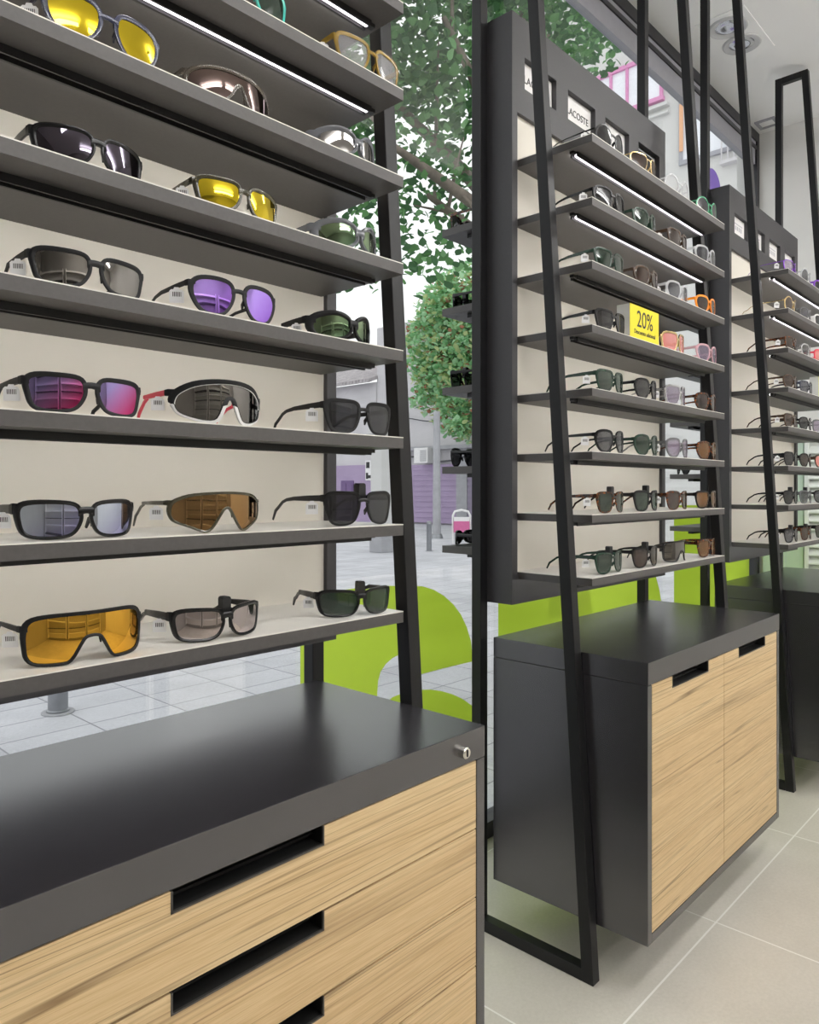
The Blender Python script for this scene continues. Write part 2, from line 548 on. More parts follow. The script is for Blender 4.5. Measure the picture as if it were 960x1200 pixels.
# display racks on the opposite wall (seen mirrored in the lenses)
for i, x in enumerate((-1.3, .5, 2.3)):
    if i == 0:
        t = thing('wall_rack', (x, YB, 0), 'white shelved eyewear rack on the wall facing the window', 'rack', 'racks on the facing wall')
        b = MB().box(-.8, .8, 0, .03, .1, 2.4).box(-.8, -.78, .03, .26, .1, 2.4).box(.78, .8, .03, .26, .1, 2.4)
        b.obj('back_panel', 'white_laminate', t)
        for k in range(11): MB().box(-.78, .78, .03, .24, .3+.2*k, .318+.2*k).obj('shelf', 'shelf_laminate' if k % 2 else 'white_laminate', t)
        rk = t
    else: dup(rk, (x, YB, 0), rk['label'])

# ------------------------------------------------------------------ display stands
PITCH, C1 = 1.4061, .4943
CX = [C1+PITCH*i for i in range(3)]
SHY, SH, Z1, DZ = .8464, .3957, 1.872, .1428
TWY, TW, TT, TB = 1.0444, .4237, 2.222, .7947
LO, LYF, LYT, LZ, LYB = .4407, .8246, 1.0172, 2.992, 1.1295
P = .014
stand = thing('display_stand', (CX[0], 0, 0), 'nearest black eyewear stand, eight shelves above the drawer cabinet', 'display stand', 'eyewear stands along the window')
for s in (-1, 1):
    m = MB(); x = s*LO
    m.box(x-P, x+P, LYB-P, LYB+P, 0, LZ)                                   # upright at the rear
    m.box(x-P, x+P, LYF-P, LYF+P, 0, LZ, shear=lambda z: (LYT-LYF)*z/LZ)   # leaning front post
    m.box(x-P, x+P, LYF+P, LYB-P, 0, 2*P)
    m.box(x-P, x+P, LYT+P-.002, LYB-P, LZ-2*P, LZ)
    m.obj('side_frame', 'black_steel', stand, bevel=.0015)
m = MB()
m.box(-TW, TW, TWY+.022, 1.135, TB, TT)
hz0, cz0, cz1 = 1.985, 2.052, 2.130
m.box(-TW, -TW+.022, TWY, TWY+.022, TB, TT).box(TW-.022, TW, TWY, TWY+.022, TB, TT)
m.box(-TW+.022, TW-.022, TWY, TWY+.022, cz1, TT).box(-TW+.022, TW-.022, TWY, TWY+.022, hz0, cz0)
m.box(-TW+.022, TW-.022, TWY, TWY+.022, TB, .862)
CARDS = [(-.371, -.227), (-.17, -.026), (.031, .175), (.237, .381)]
xs = [-TW+.022]+[q for a in CARDS for q in a]+[TW-.022]
for i in range(0, 10, 2): m.box(xs[i], xs[i+1], TWY, TWY+.022, cz0, cz1)
tower = m.obj('tower', 'tower_laminate', stand)
MB().box(-TW+.022, TW-.022, TWY+.010, TWY+.022, .862, hz0).obj('back_panel', 'cream_panel', tower)
for k in range(8):
    zt = Z1-DZ*k
    sh = MB().box(-SH, SH, SHY, TWY+.010, zt-.0185, zt-.0015).obj('shelf', 'shelf_laminate', stand)
    MB().box(-SH, SH, SHY, TWY+.010, zt-.0015, zt).obj('shelf_top', 'white_laminate', sh)
    lx0, lx1, ly = -.372, .372, .905
    lp = MB().box(lx0, lx1, ly-.008, ly-.005, zt-.0285, zt-.0185).box(lx0, lx1, ly+.007, ly+.011, zt-.0285, zt-.0185)
    lp.box(lx0, lx1, ly-.005, ly+.007, zt-.0215, zt-.0185)
    lp.box(lx0-.012, lx0, ly-.004, ly+.006, zt-.0245, zt-.0185).box(lx1, lx1+.012, ly-.004, ly+.006, zt-.0245, zt-.0185)
    lp.obj('light_channel', 'black_plastic', sh)
    if k < 2:
        MB().box(lx0+.004, lx1-.004, ly-.003, ly+.0015, zt-.0275, zt-.0215).obj('light_strip', 'led_on', sh)
    if True:       # strip set behind the channel's lip, aimed back at the cream panel
        MB().box(lx0+.004, lx1-.004, ly+.0113, ly+.0128, zt-.0235, zt-.0192).obj('light_strip', 'led_hidden', sh)  # on the top two shelves a second strip, added to brighten the undersides
for k in range(5):
    zt = 1.757-.2085*k
    sh = MB().box(-SH, SH, 1.135, 1.289, zt-.0185, zt).obj('rear_shelf', 'shelf_laminate', stand)
    MB().box(-.37, .37, 1.205, 1.225, zt-.0285, zt-.0185).obj('light_channel', 'black_plastic', sh)
stand2 = dup(stand, (CX[1], 0, 0), 'middle black eyewear stand, eight shelves above the two-door oak cabinet')
stand3 = dup(stand, (CX[2], 0, 0), 'farthest black eyewear stand, next to the white end wall')

# ---- cabinets
WC, CF, CBK, CT, CBT = .424, .70, 1.100, .710, .118
WT = .6625


def cabinet(x, label):
    t = thing('cabinet', (x, 0, 0), label, 'cabinet', 'oak fronted cabinets under the stands')
    MB().box(-WC, WC, CF, CBK, WT, CT).obj('worktop', 'charcoal_laminate', t, bevel=.0012)
    b = MB()
    b.box(-WC, -WC+.019, CF+.001, CBK, CBT, WT-.0012).box(WC-.019, WC, CF+.001, CBK, CBT, WT-.0012)
    b.box(-WC+.019, WC-.019, CF+.001, CBK, CBT, CBT+.019).box(-WC+.019, WC-.019, CBK-.012, CBK, CBT+.019, WT-.0012)
    b.box(-WC+.019, WC-.019, CF+.06, CF+.07, CBT+.019, WT-.0012)
    b.obj('carcass', 'charcoal_laminate', t, bevel=.0008)
    return t


def front(parent, name, x0, x1, z0, z1, hx, hh=.0235, hw=.1025):
    poly = [(x0, z0), (x1, z0), (x1, z1), (hx+hw, z1), (hx+hw, z1-hh), (hx-hw, z1-hh), (hx-hw, z1), (x0, z1)]
    f = MB().prism(poly, CF+.0015, CF+.0195, 'y').obj(name, 'oak', parent)
    a, b, c, d = hx-hw, hx+hw, z1-hh, z1
    MB().box(a, b, CF+.030, CF+.034, c, d).box(a, b, CF+.004, CF+.034, c, c+.0012) \
        .box(a, a+.0012, CF+.004, CF+.034, c, d).box(b-.0012, b, CF+.004, CF+.034, c, d).box(a, b, CF+.02, CF+.034, c+.009, c+.0105) \
        .obj('handle', 'recess_black', f)
    MB().box(a, b, CF+.0008, CF+.004, c, c+.0022).box(a, a+.0022, CF+.0008, CF+.004, c, d).box(b-.0022, b, CF+.0008, CF+.004, c, d) \
        .obj('handle_trim', 'channel_trim', f)
    return f


cab1 = cabinet(CX[0], 'nearest cabinet with five oak drawers and a small round lock')
dz = (WT-.002-(CBT+.019+.002))/5
for k in range(5):
    z1 = WT-.002-dz*k
    front(cab1, 'drawer', -WC+.021, WC-.021, z1-dz+.0025, z1, 0)
lk = MB().lathe((0, 0, 0), [(.0075, 0), (.0085, .004), (.0085, .012), (.007, .0135)], 24)
lm = lk.mesh('lock', 'chrome', 40); lm.transform(Matrix.Translation((.861-CX[0], CF+.002, .684)) @ Matrix.Rotation(PI/2, 4, 'X'))
l_ = put('lock', lm, cab1)
MB().box(.861-CX[0]-.0012, .861-CX[0]+.0012, CF-.0125, CF-.0112, .679, .689).obj('keyhole', 'recess_black', l_)
cab2 = cabinet(CX[1], 'cabinet with two oak doors under the middle stand')
for a, b in ((-WC+.021, -.0012), (.0012, WC-.021)):
    front(cab2, 'door', a, b, CBT+.021, WT-.002, (a+b)/2, .026, .1015)
cab3 = dup(cab2, (CX[2], 0, 0), 'farthest cabinet, only its black side and worktop visible')

# ---- brand cards in the tower headers
cm = {}


def card(cx, i, lines, label, sub=None, dark=False):
    a, b = CARDS[i]
    t = thing('brand_card', (cx+(a+b)/2, TWY+.014, cz0), label, 'sign', 'brand cards on the stand headers')
    w = (b-a)/2
    MB().box(-w+.001, w-.001, 0, .006, .001, cz1-cz0-.001).obj('card', 'black_plastic' if dark else 'card_white', t)
    for s, size, dx, dzz, mat in lines:
        o = put('lettering', text_mesh(s, size, .0004, mat), t); o.location = (dx, -.0005, dzz)
    return t


LAC = [('LACOSTE', .0265, 0, .036, 'ink_dark')]
card(CX[1], 0, LAC, 'leftmost white brand card on the middle stand, behind its front post')
card(CX[1], 1, LAC, 'second white brand card on the middle stand, dark lettering')
t = card(CX[1], 2, [('SUN', .012, -.03, .056, 'ink_dark')], 'third brand card on the middle stand, small red mark at right')
t2 = text_mesh('CA', .024, .0004, 'ink_red'); o = put('mark', t2, t); o.location = (.042, -.0005, .014)
kids(t)[-1]
t = card(CX[1], 3, [], 'rightmost brand card on the middle stand, black with pale edge', dark=True)
MB().box(-.062, .062, -.001, 0, .068, .0705).box(-.062, .062, -.001, 0, .008, .0105).box(-.062, -.0595, -.001, 0, .0105, .068).box(.0595, .062, -.001, 0, .0105, .068).obj('edge_line', 'lamp_grey', t)
card(CX[2], 0, [('PERSOL', .026, 0, .04, 'ink_dark')], 'leftmost white brand card on the farthest stand') if False else None
plain('ink_pale', rgb(190, 188, 196), .6)
for i, w in enumerate(('leftmost', 'second', 'third', 'rightmost')):
    t = card(CX[2], i, [], '%s white brand card with faint print on the farthest stand' % w)
    pm = MB().box(-.05, .05, -.0005, 0, .050, .054)
    for q in range(5): pm.box(-.045+.019*q, -.034+.019*q, -.0005, 0, .028, .044)
    pm.obj('faint_print', 'ink_pale', t)

# ------------------------------------------------------------------ sunglasses
MM = .001


def cat(pts, n):
    """closed Catmull-Rom through tuples"""
    out = []; k = len(pts)
    for i in range(k):
        q = [pts[(i+j-1) % k] for j in range(4)]
        for s in range(n):
            t = s/n
            out.append(tuple(.5*(2*b+(-a+c)*t+(2*a-5*b+4*c-d)*t*t+(-a+3*b-3*c+d)*t**3) for a, b, c, d in zip(*q)))
    return out


# outline of the right-hand lens about its centre (x outward, z up, rim thickness), in mm
STY = {
    'square': dict(cx=34, k=.0026, bz=10, bh=5, th=8.5, tw=3.2, hz=15, L=[(-24, 12, 4), (-19, 19, 4), (0, 20.5, 4.2), (20, 19.5, 4.6), (26, 13, 5), (25, 0, 3.6), (20, -15, 3), (12, -20.5, 2.8), (-4, -20.5, 2.8), (-16, -15.5, 2.8), (-23, -2, 3.2)]),
    'rect': dict(cx=35, k=.0042, bz=9, bh=7, th=9, tw=4.5, hz=13, L=[(-26, 9, 4), (-20, 17, 4.2), (0, 18.5, 4.6), (22, 17.5, 5), (29, 12, 5), (28, 0, 4.2), (24, -14, 3.6), (14, -19, 3.2), (-4, -19, 3.2), (-17, -15, 3.2), (-25, -3, 3.6)]),
    'wrap': dict(cx=34, k=.0062, bz=7, bh=8, th=10, tw=6, hz=10, L=[(-26, 6, 5), (-20, 14, 5.2), (0, 15.5, 5.5), (22, 13.5, 6), (31, 8, 6), (31, -3, 6), (25, -13, 4.8), (12, -17, 3.8), (-6, -16.5, 3.8), (-19, -12, 4), (-26, -3, 4.5)]),
    'gasc': dict(cx=34, k=.0058, bz=8, bh=8, th=11, tw=5, hz=12, L=[(-26, 7, 3.6), (-20, 15.5, 3.8), (0, 18, 4), (23, 17, 4.6), (30.5, 11.5, 4.8), (30, -3, 4), (26, -15, 3.4), (15, -19.5, 3), (-6, -19.5, 3), (-19, -15, 3), (-26, -3, 3.2)]),
    'bigwrap': dict(cx=35, k=.0070, bz=6, bh=11, th=12, tw=8, hz=10, L=[(-27, 3, 5), (-22, 13, 6), (-6, 19, 7), (12, 18, 8), (27, 11, 9), (31, -1, 8), (26, -13, 5.5), (12, -19, 4.2), (-5, -19, 4.2), (-20, -13, 4.4), (-27, -5, 4.8)]),
    'round': dict(cx=33, k=.0028, bz=8, bh=4, th=3.5, tw=2.2, hz=9, L=[(23*math.cos(a*PI/5), 21*math.sin(a*PI/5), 2.6) for a in range(10)][::-1]),
    'panto': dict(cx=34, k=.0030, bz=9, bh=5, th=7, tw=3.2, hz=13, L=[(-24, 9, 4.2), (-18, 18, 4.2), (0, 20.5, 4.2), (18, 18, 4.4), (25, 9, 4.8), (23, -5, 3.6), (14, -18, 3), (0, -21.5, 3), (-13, -18, 3), (-22, -5, 3.4)]),
    'aviator': dict(cx=35, k=.0034, bz=12, bh=2.6, th=2.4, tw=1.6, hz=14, L=[(-25, 10, 1.6), (-18, 19, 1.8), (2, 20, 1.8), (22, 18, 1.8), (28, 8, 1.8), (25, -8, 1.6), (15, -20, 1.6), (2, -23, 1.6), (-13, -17, 1.6), (-23, -3, 1.6)]),
    'over': dict(cx=35, k=.0034, bz=8, bh=5, th=7.5, tw=3.6, hz=14, L=[(-27, 12, 4), (-22, 22, 4.2), (0, 23.5, 4.4), (22, 22, 4.8), (30, 14, 5), (29, -4, 4), (25, -18, 3.4), (15, -24, 3), (-6, -24, 3), (-19, -18, 3), (-26, -2, 3.6)]),
}
SHIELD = {   # right half of a one-piece lens: top chain then bottom chain, (x, z, rim)
    'sutro': dict(k=.0052, th=7, tw=4.5, hz=12, top=[(0, 25, 3.4), (25, 25, 3.4), (50, 23.5, 3.8), (63, 19, 4.2), (67, 8, 4.2)], bot=[(67, -10, 3), (65, -22, 2.6), (57, -28, 2.4), (36, -29, 2.4), (25, -26, 2.4), (15, -9, 2.8), (9, -1, 2.8), (0, 1, 2.8)]),
    'visor': dict(k=.0068, th=8, tw=5, hz=10, top=[(0, 24, 6), (25, 22.5, 6.5), (46, 18, 7), (61, 9, 7), (66, 0, 6)], bot=[(66, -9, 2.5), (61, -17, 2.5), (47, -23, 3), (32, -26, 4), (20, -23, 5), (12, -6, 5.5), (7, 4, 5), (0, 7, 4)]),
    'latch': dict(k=.0060, th=6, tw=4, hz=9, top=[(0, 21, 2.4), (25, 20, 2.6), (48, 17, 3), (63, 10, 3.4), (67, 2, 3.4)], bot=[(67, -8, 2), (62, -15, 2), (46, -22, 2), (31, -28, 2), (22, -24, 2.2), (12, -9, 2.4), (6, 0, 2.6), (0, 3, 2.6)]),
    'pilot': dict(k=.0060, th=7, tw=4, hz=12, top=[(0, 20, 5), (25, 20.5, 5), (48, 18, 5), (62, 11, 5), (66, 2, 4)], bot=[(66, -9, 3), (60, -17, 2.6), (44, -22, 2.4), (28, -20, 2.4), (16, -12, 2.6), (9, 0, 3.2), (5, 7, 4), (0, 9, 4)]),
}
N_RING = 4


def ring(mb, loop, thick, k, cx, mirrorx):
    """rim: a six-sided bead around the lens outline, bent round the face"""
    n = len(loop); vs = []
    for i in range(n):
        a, b = loop[(i-1) % n], loop[(i+1) % n]
        tx, tz = b[0]-a[0], b[1]-a[1]; L = math.hypot(tx, tz) or 1
        nx, nz = -tz/L, tx/L                                  # outward for clockwise loops
        x, z, t = loop[i]; t *= 1.08
        for off, y in ((-.8, -1.0), (t*.35, -thick*.5), (t*.9, -thick*.42), (t, 0), (t*.9, thick*.5), (-.6, thick*.45)):
            px = (x+nx*off+cx); pz = z+nz*off
            if mirrorx: px = -px
            vs.append((px, y+k*px*px, pz))
    m = 6
    mb.add(vs, [(i*m+j, i*m+(j+1) % m, ((i+1) % n)*m+(j+1) % m, ((i+1) % n)*m+j) for i in range(n) for j in range(m)])


def lens_mesh(top, bot, k, mat, ncol=22, rows=5, dome=.0012):
    """closed lens between a top and a bottom chain (lists of (x, z) ascending in x), bent and slightly domed"""
    def ip(ch, x):
        for (a, za), (b, zb) in zip(ch, ch[1:]):
            if x <= b or b is ch[-1][0]: return za+(zb-za)*((x-a)/(b-a) if b > a else 0)
        return ch[-1][1]
    x0, x1 = top[0][0], top[-1][0]; vs = []; mb = MB()
    for yoff in (-.8, .8):
        for i in range(ncol+1):
            s = .5-.5*math.cos(PI*i/ncol); x = x0+(x1-x0)*s
            a, b = ip(bot, x), ip(top, x)
            for j in range(rows+1):
                z = a+(b-a)*j/rows
                vs.append((x, k*x*x+dome*z*z+yoff, z))
    m = rows+1; h = (ncol+1)*m; fs = []
    for i in range(ncol):
        for j in range(rows):
            q = (i*m+j, (i+1)*m+j, (i+1)*m+j+1, i*m+j+1)
            fs += [q, tuple(h+w for w in reversed(q))]
    bd = [i*m for i in range(ncol+1)]+[ncol*m+j for j in range(1, m)]+[i*m+rows for i in range(ncol-1, -1, -1)]+[j for j in range(rows-1, 0, -1)]
    fs += [(bd[i], bd[(i+1) % len(bd)], bd[(i+1) % len(bd)]+h, bd[i]+h) for i in range(len(bd))]
    mb.add(vs, fs); me = mb.mesh('lens', mat, 50); return me


def split(loop):
    """clockwise loop -> top and bottom chains ascending in x"""
    n = len(loop); il = min(range(n), key=lambda i: loop[i][0]); ir = max(range(n), key=lambda i: loop[i][0])
    def walk(a, b, st):
        out = [loop[a][:2]]; i = a
        while i != b: i = (i+st) % n; out.append(loop[i][:2])
        return out
    c1, c2 = walk(il, ir, 1), walk(il, ir, -1)
    return (c1, c2) if sum(q[1] for q in c1)/len(c1) > sum(q[1] for q in c2)/len(c2) else (c2, c1)


CACHE = {}


def eyewear_meshes(style, fm, lm, tm, rim2=None):
    key = (style, fm, lm, tm, rim2)
    if key in CACHE: return CACHE[key]
    fr = MB(); parts = []
    if style in STY:
        S = STY[style]; k, cx = S['k'], S['cx']; thick = S['tw']
        loop = cat(S['L'], N_RING)
        if sum(a[0]*b[1]-b[0]*a[1] for a, b in zip(loop, loop[1:]+loop[:1])) > 0: loop = loop[::-1]
        for mir in (False, True): ring(fr, loop, thick, k, cx, mir)
        top, bot = split(loop)
        for sgn in (1, -1):
            t = [(sgn*(x+cx), z) for x, z in top][::sgn]; b = [(sgn*(x+cx), z) for x, z in bot][::sgn]
            parts.append(('lens', lens_mesh(t, b, k, lm, 16, 4)))
        # bridge
        inner = min(loop, key=lambda q: abs(q[1]-S['bz'])+1e3*(q[0] > 0))
        bx = cx+inner[0]+1
        vs = []
        for i in range(9):
            x = -bx+2*bx*i/8; z = S['bz']+2.2*(1-(x/bx)**2); h = S['bh']*.5*(1+.35*(x/bx)**2)
            for dz_, dy in ((-h, -thick*.35), (-h*.6, -thick*.5), (h*.7, -thick*.5), (h, -thick*.3), (h, thick*.4), (-h, thick*.4)):
                vs.append((x, k*x*x+dy, z+dz_))
        fr.add(vs, [(i*6+j, i*6+(j+1) % 6, (i+1)*6+(j+1) % 6, (i+1)*6+j) for i in range(8) for j in range(6)]+[tuple(range(5, -1, -1)), tuple(range(48, 54))])
        for sgn in (1, -1):      # nose pads
            xb = sgn*(cx-26)
            fr.tube([(xb, k*xb*xb+1, 1), (xb*1.0, 5, -4), (xb*1.12, 7, -9)], 0, 6, [(1.2, 1.8), (1.6, 3), (1.0, 1.4)])
        xmax = max(q[0]+q[2] for q in loop)+cx
        zlow = min(q[1]-q[2] for q in loop)
        outer = [q for q in loop if q[0] > 10]
        q = min(outer, key=lambda q: abs(q[1]-S['hz']))
        hx0 = q[0]+cx
        hx = xmax+.4; hz = S['hz']
    else:
        S = SHIELD[style]; k = S['k']; thick = S['tw']
        half = S['top']+S['bot']
        left = [(-x, z, t) for x, z, t in half[::-1] if x > 0]
        full = half+left
        # smooth each chain a little by Catmull-Rom with few steps
        loop = cat(full, 3)
        if sum(a[0]*b[1]-b[0]*a[1] for a, b in zip(loop, loop[1:]+loop[:1])) > 0: loop = loop[::-1]
        lo2 = MB()
        ring(fr, loop, thick, k, 0, False) if not rim2 else None
        if rim2:      # brow in one colour, lower rim in another
            n = len(loop); up = [(x, z, t) if z > -4 else (x, z, .3) for x, z, t in loop]
            lw = [(x, z, t) if z <= -4 or abs(x) < 22 and z < 12 else (x, z, .2) for x, z, t in loop]
            ring(fr, up, thick, k, 0, False); ring(lo2, lw, thick*.8, k, 0, False)
            parts.append(('lower_rim', lo2.mesh('lower_rim', rim2, 50)))
        top = [(x, z) for x, z, t in cat(S['top']+[(S['top'][-1][0], S['top'][-1][1], 3)], 1)]
        topc = sorted([(-x, z) for x, z, t in S['top'] if x > 0]+[(x, z) for x, z, t in S['top']])
        botc = sorted([(-x, z) for x, z, t in S['bot'] if x > 0]+[(x, z) for x, z, t in S['bot']])
        tp, bt = split(loop)
        parts.append(('lens', lens_mesh(tp, bt, k, lm, 48, 5, .0018)))
        for sgn in (1, -1):
            fr.tube([(sgn*9, 2, 2), (sgn*11, 6, -4), (sgn*13, 8, -11)], 0, 6, [(1.2, 2), (1.7, 3), (1, 1.5)])
        xmax = max(q[0]+q[2] for q in loop); zlow = min(q[1]-q[2] for q in loop)
        hx0 = xmax-6; hx = xmax+.3; hz = S['hz']
    yh = k*hx*hx+6
    th, tw = S['th'], S['tw']
    for sgn in (1, -1):          # end pieces
        fr.tube([(sgn*(hx0-1), k*hx0*hx0+.3, hz), (sgn*(hx-.8), k*hx*hx+.4, hz), (sgn*hx, yh, hz)], 0, 8, [(tw*.42, th*.55), (tw*.5, th*.6), (tw*.45, th*.55)])
    for sgn in (1, -1):
        tpn = MB(); zt = zlow+3.2
        pts = [(sgn*hx, yh-.5, hz), (sgn*(hx-.3), yh+25, hz-.3), (sgn*(hx-1.5), yh+60, hz-1), (sgn*(hx-4), 98, hz-3),
               (sgn*(hx-6), 110, hz-6.5), (sgn*(hx-8), 122, hz-14), (sgn*(hx-9), 131, hz*.45+zt*.55), (sgn*(hx-10), 139, zt+2.5)]
        a, b = tw*.4, th*.5
        tpn.tube(pts, 0, 8, [(a, b), (a, b*.95), (a, b*.72), (a*.95, b*.6), (a*.95, b*.58), (a, b*.58), (a*1.05, b*.6), (a*.7, min(b*.45, 2.0))])
        parts.append(('temple', tpn.mesh('temple', tm, 50)))
    me = fr.mesh('frame', fm, 45)
    parts.insert(0, ('frame', me))
    for nm, q in parts: q.transform(Matrix.Translation((0, 0, -zlow*1.0)))
    for nm, q in parts: q.transform(Matrix.Scale(MM, 4))
    info = dict(hx=hx*MM, yh=yh*MM, hz=(hz-zlow)*MM, top=max(v.co.z for v in me.vertices), w=2*(hx+tw*.5)*MM,
                bz=(S.get('bz', 12)-zlow)*MM, zl=min(v.co.z for _, q in parts for v in q.vertices))
    CACHE[key] = (parts, info)
    return CACHE[key]


TAGM = MB().prism([(-.010, -.012), (.010, -.012), (.010, .004), (.0075, .0065), (.0045, .0065), (.003, .0095), (-.003, .0095), (-.0045, .0065), (-.0075, .0065), (-.010, .004)], -.0004, .0004).mesh('price_tag', 'price_tag')
SECM = MB()
SECM.prism([(-.0065, -.006), (.0065, -.006), (.0065, .0095), (.0055, .0115), (.0035, .0125), (-.0035, .0125), (-.0055, .0115), (-.0065, .0095)], -.006, .006).box(-.010, .010, -.004, .004, -.012, -.004)
SECM = SECM.mesh('security_clip', 'black_plastic')

ORD = {8: 'bottom shelf', 7: 'second shelf up', 6: 'third shelf up', 5: 'fourth shelf up', 4: 'fifth shelf up', 3: 'sixth shelf up', 2: 'seventh shelf up', 1: 'top shelf'}


def glasses(x, y, z, style, fm, lm, label, group, tm=None, rim2=None, width=None, yaw=0, tagged=True, clip=False, tagx=-1, flip=False):
    parts, inf = eyewear_meshes(style, fm, lm, tm or fm, rim2)
    t = thing('sunglasses', (x, y, z+.0004-inf['zl']), label, 'sunglasses', group)
    sc = (width/inf['w']) if width else 1
    t.scale = (sc, sc, sc); t.rotation_euler = (0, 0, math.radians(yaw)+(PI if flip else 0))
    for nm, me in parts: put(nm, me, t)
    if tagged:
        o = put('price_tag', TAGM, t)
        o.scale = (.86, 1, .86)
        o.location = (tagx*(inf['hx']+.0035), inf['yh']+.014, max(inf['hz']-.012, .0135)); o.rotation_euler = (.12, 0, math.radians(-38 if tagx < 0 else 38))
    if clip:
        o = put('security_clip', SECM, t)
        o.location = (.004, .012, inf['top']-.0015)
    return t


def sz(k): return Z1-DZ*(k-1)


# nearest stand: (shelf, x centre, style, frame, lens, look, options)
G1 = 'sunglasses on the nearest stand'
U1 = [
    (2, .600, 'over', 'f_teal', 'l_dgreen', 'teal framed sunglasses', dict(width=.148)),
    (2, .832, 'square', 'f_amber', 'l_clear', 'translucent amber framed sunglasses', dict(width=.146)),
    (3, .400, 'panto', 'f_navy_clear', 'l_yellow', 'navy framed sunglasses with yellow mirror lenses', dict(width=.146)),
    (3, .582, 'pilot', 'f_taupe', 'l_taupe', 'brown lens one-piece pilot sunglasses', dict(width=.142, tagged=False)),
    (3, .800, 'bigwrap', 'f_silver', 'l_smoke', 'silver grey wraparound sunglasses', dict(width=.142, tagged=False)),
    (4, .388, 'gasc', 'f_black', 'l_violet_dark', 'black wraparound sunglasses with dark violet lenses', dict(width=.138, tagged=False)),
    (4, .590, 'rect', 'f_olive', 'l_yellow', 'olive framed sunglasses with bright yellow lenses', dict(width=.140)),
    (4, .803, 'bigwrap', 'f_silver', 'l_green', 'grey wraparound sunglasses with green tinted lenses', dict(width=.146, tagged=False)),
    (5, .385, 'rect', 'f_matte', 'l_smoke', 'matte black sunglasses with grey mirror lenses', dict(width=.140)),
    (5, .581, 'panto', 'f_matte', 'l_purple', 'matte black sunglasses with bright purple lenses', dict(width=.142)),
    (5, .790, 'bigwrap', 'f_matte', 'l_green', 'dark wraparound sunglasses with green mirror lenses', dict(width=.140)),
    (6, .380, 'rect', 'f_matte', 'l_violet_red', 'matte black sunglasses with violet and red lenses', dict(width=.143)),
    (6, .567, 'visor', 'f_matte', 'l_smoke', 'grey visor sunglasses with red temples', dict(width=.148, tm='f_red', rim2='f_white')),
    (6, .812, 'square', 'f_matte', 'l_dark', 'matte black square sunglasses with dark lenses', dict(width=.148)),
    (7, .374, 'gasc', 'f_black', 'l_iceblue', 'glossy black sunglasses with ice blue mirror lenses', dict(width=.144)),
    (7, .562, 'latch', 'f_olive', 'l_bronze', 'olive one-piece shield sunglasses with bronze lens', dict(width=.146)),
    (7, .812, 'square', 'f_black', 'l_dark', 'glossy black square sunglasses with dark lenses', dict(width=.148, clip=True)),
    (8, .382, 'sutro', 'f_matte', 'l_gold', 'large gold mirrored shield sunglasses', dict(width=.146)),
    (8, .562, 'gasc', 'f_black', 'l_rose', 'glossy black sunglasses with rose silver mirror lenses', dict(width=.142, clip=True)),
    (8, .808, 'gasc', 'f_black', 'l_dgreen', 'black sunglasses with dark green lenses', dict(width=.138, clip=True, yaw=-14)),
]
for k, x, st, fm, lm, look, kw in U1:
    pos = 'left' if x < .5 else 'centre' if x < .7 else 'right'
    if k == 2: pos = 'left' if x < .7 else 'right'
    glasses(x, SHY+.013, sz(k), st, fm, lm, '%s, %s on %s of nearest stand' % (look, pos, ORD[k]), G1, **kw)

P4 = ['leftmost on', 'second along', 'third along', 'rightmost on']
G2 = 'sunglasses on the middle stand'
U2 = {
    1: [('round', 'f_black', 'l_dark', 'thin black round sunglasses', {}), ('aviator', 'f_gold', 'l_brown', 'gold aviator sunglasses', {}), ('round', 'f_clear', 'l_clear', 'clear round glasses', {}), ('round', 'f_mint', 'l_grey', 'mint green round sunglasses', {})],
    2: [('panto', 'f_black', 'l_dark', 'black rounded sunglasses', {}), ('panto', 'f_green', 'l_dgreen', 'dark green sunglasses', {}), ('square', 'f_brown', 'l_brown', 'brown sunglasses', {}), ('panto', 'f_clear', 'l_grey', 'clear blue-grey sunglasses', {})],
    3: [('square', 'f_green', 'l_dgreen', 'green lens sunglasses', {}), ('panto', 'f_brown', 'l_brown', 'dark brown sunglasses', {}), ('panto', 'f_clear', 'l_grey', 'clear framed sunglasses', {}), ('panto', 'f_orange', 'l_brown', 'bright orange sunglasses', {})],
    4: [('square', 'f_black', 'l_dark', 'black square sunglasses', {}), None, ('over', 'f_gold', 'l_pink', 'thin gold sunglasses with pink lenses', {}), ('panto', 'f_pink', 'l_lilac', 'pale pink sunglasses', {})],
    5: [('square', 'f_green', 'l_dgreen', 'dark sunglasses with green lenses', {}), ('panto', 'f_black', 'l_dark', 'black sunglasses', {}), ('over', 'f_steel', 'l_lilac', 'wire framed pale lens sunglasses', {}), ('panto', 'f_tortoise', 'l_brown', 'tortoiseshell sunglasses', {})],
    6: [('panto', 'f_black', 'l_grey', 'black sunglasses with blue-grey lenses', {}), ('panto', 'f_green', 'l_dgreen', 'dark green sunglasses', {}), ('panto', 'f_smoke', 'l_lilac', 'smoky clear sunglasses', {}), ('panto', 'f_tortoise', 'l_amber', 'amber tortoiseshell sunglasses', {})],
    7: [('square', 'f_tortoise', 'l_dgreen', 'tortoiseshell sunglasses with green lenses', dict(clip=True)), ('square', 'f_matte', 'l_dgreen', 'matte dark sunglasses', dict(clip=True)), ('square', 'f_tortoise', 'l_brown', 'reddish tortoiseshell sunglasses', {}), ('square', 'f_black', 'l_amber', 'black sunglasses with amber lenses', {})],
    8: [('square', 'f_green', 'l_dgreen', 'green square sunglasses', dict(clip=True)), ('square', 'f_black', 'l_brown', 'black sunglasses with brown lenses', dict(clip=True)), ('sutro', 'f_black', 'l_smoke', 'black one-piece shield sunglasses', {}), ('square', 'f_tortoise', 'l_amber', 'orange tortoiseshell sunglasses', {})],
}
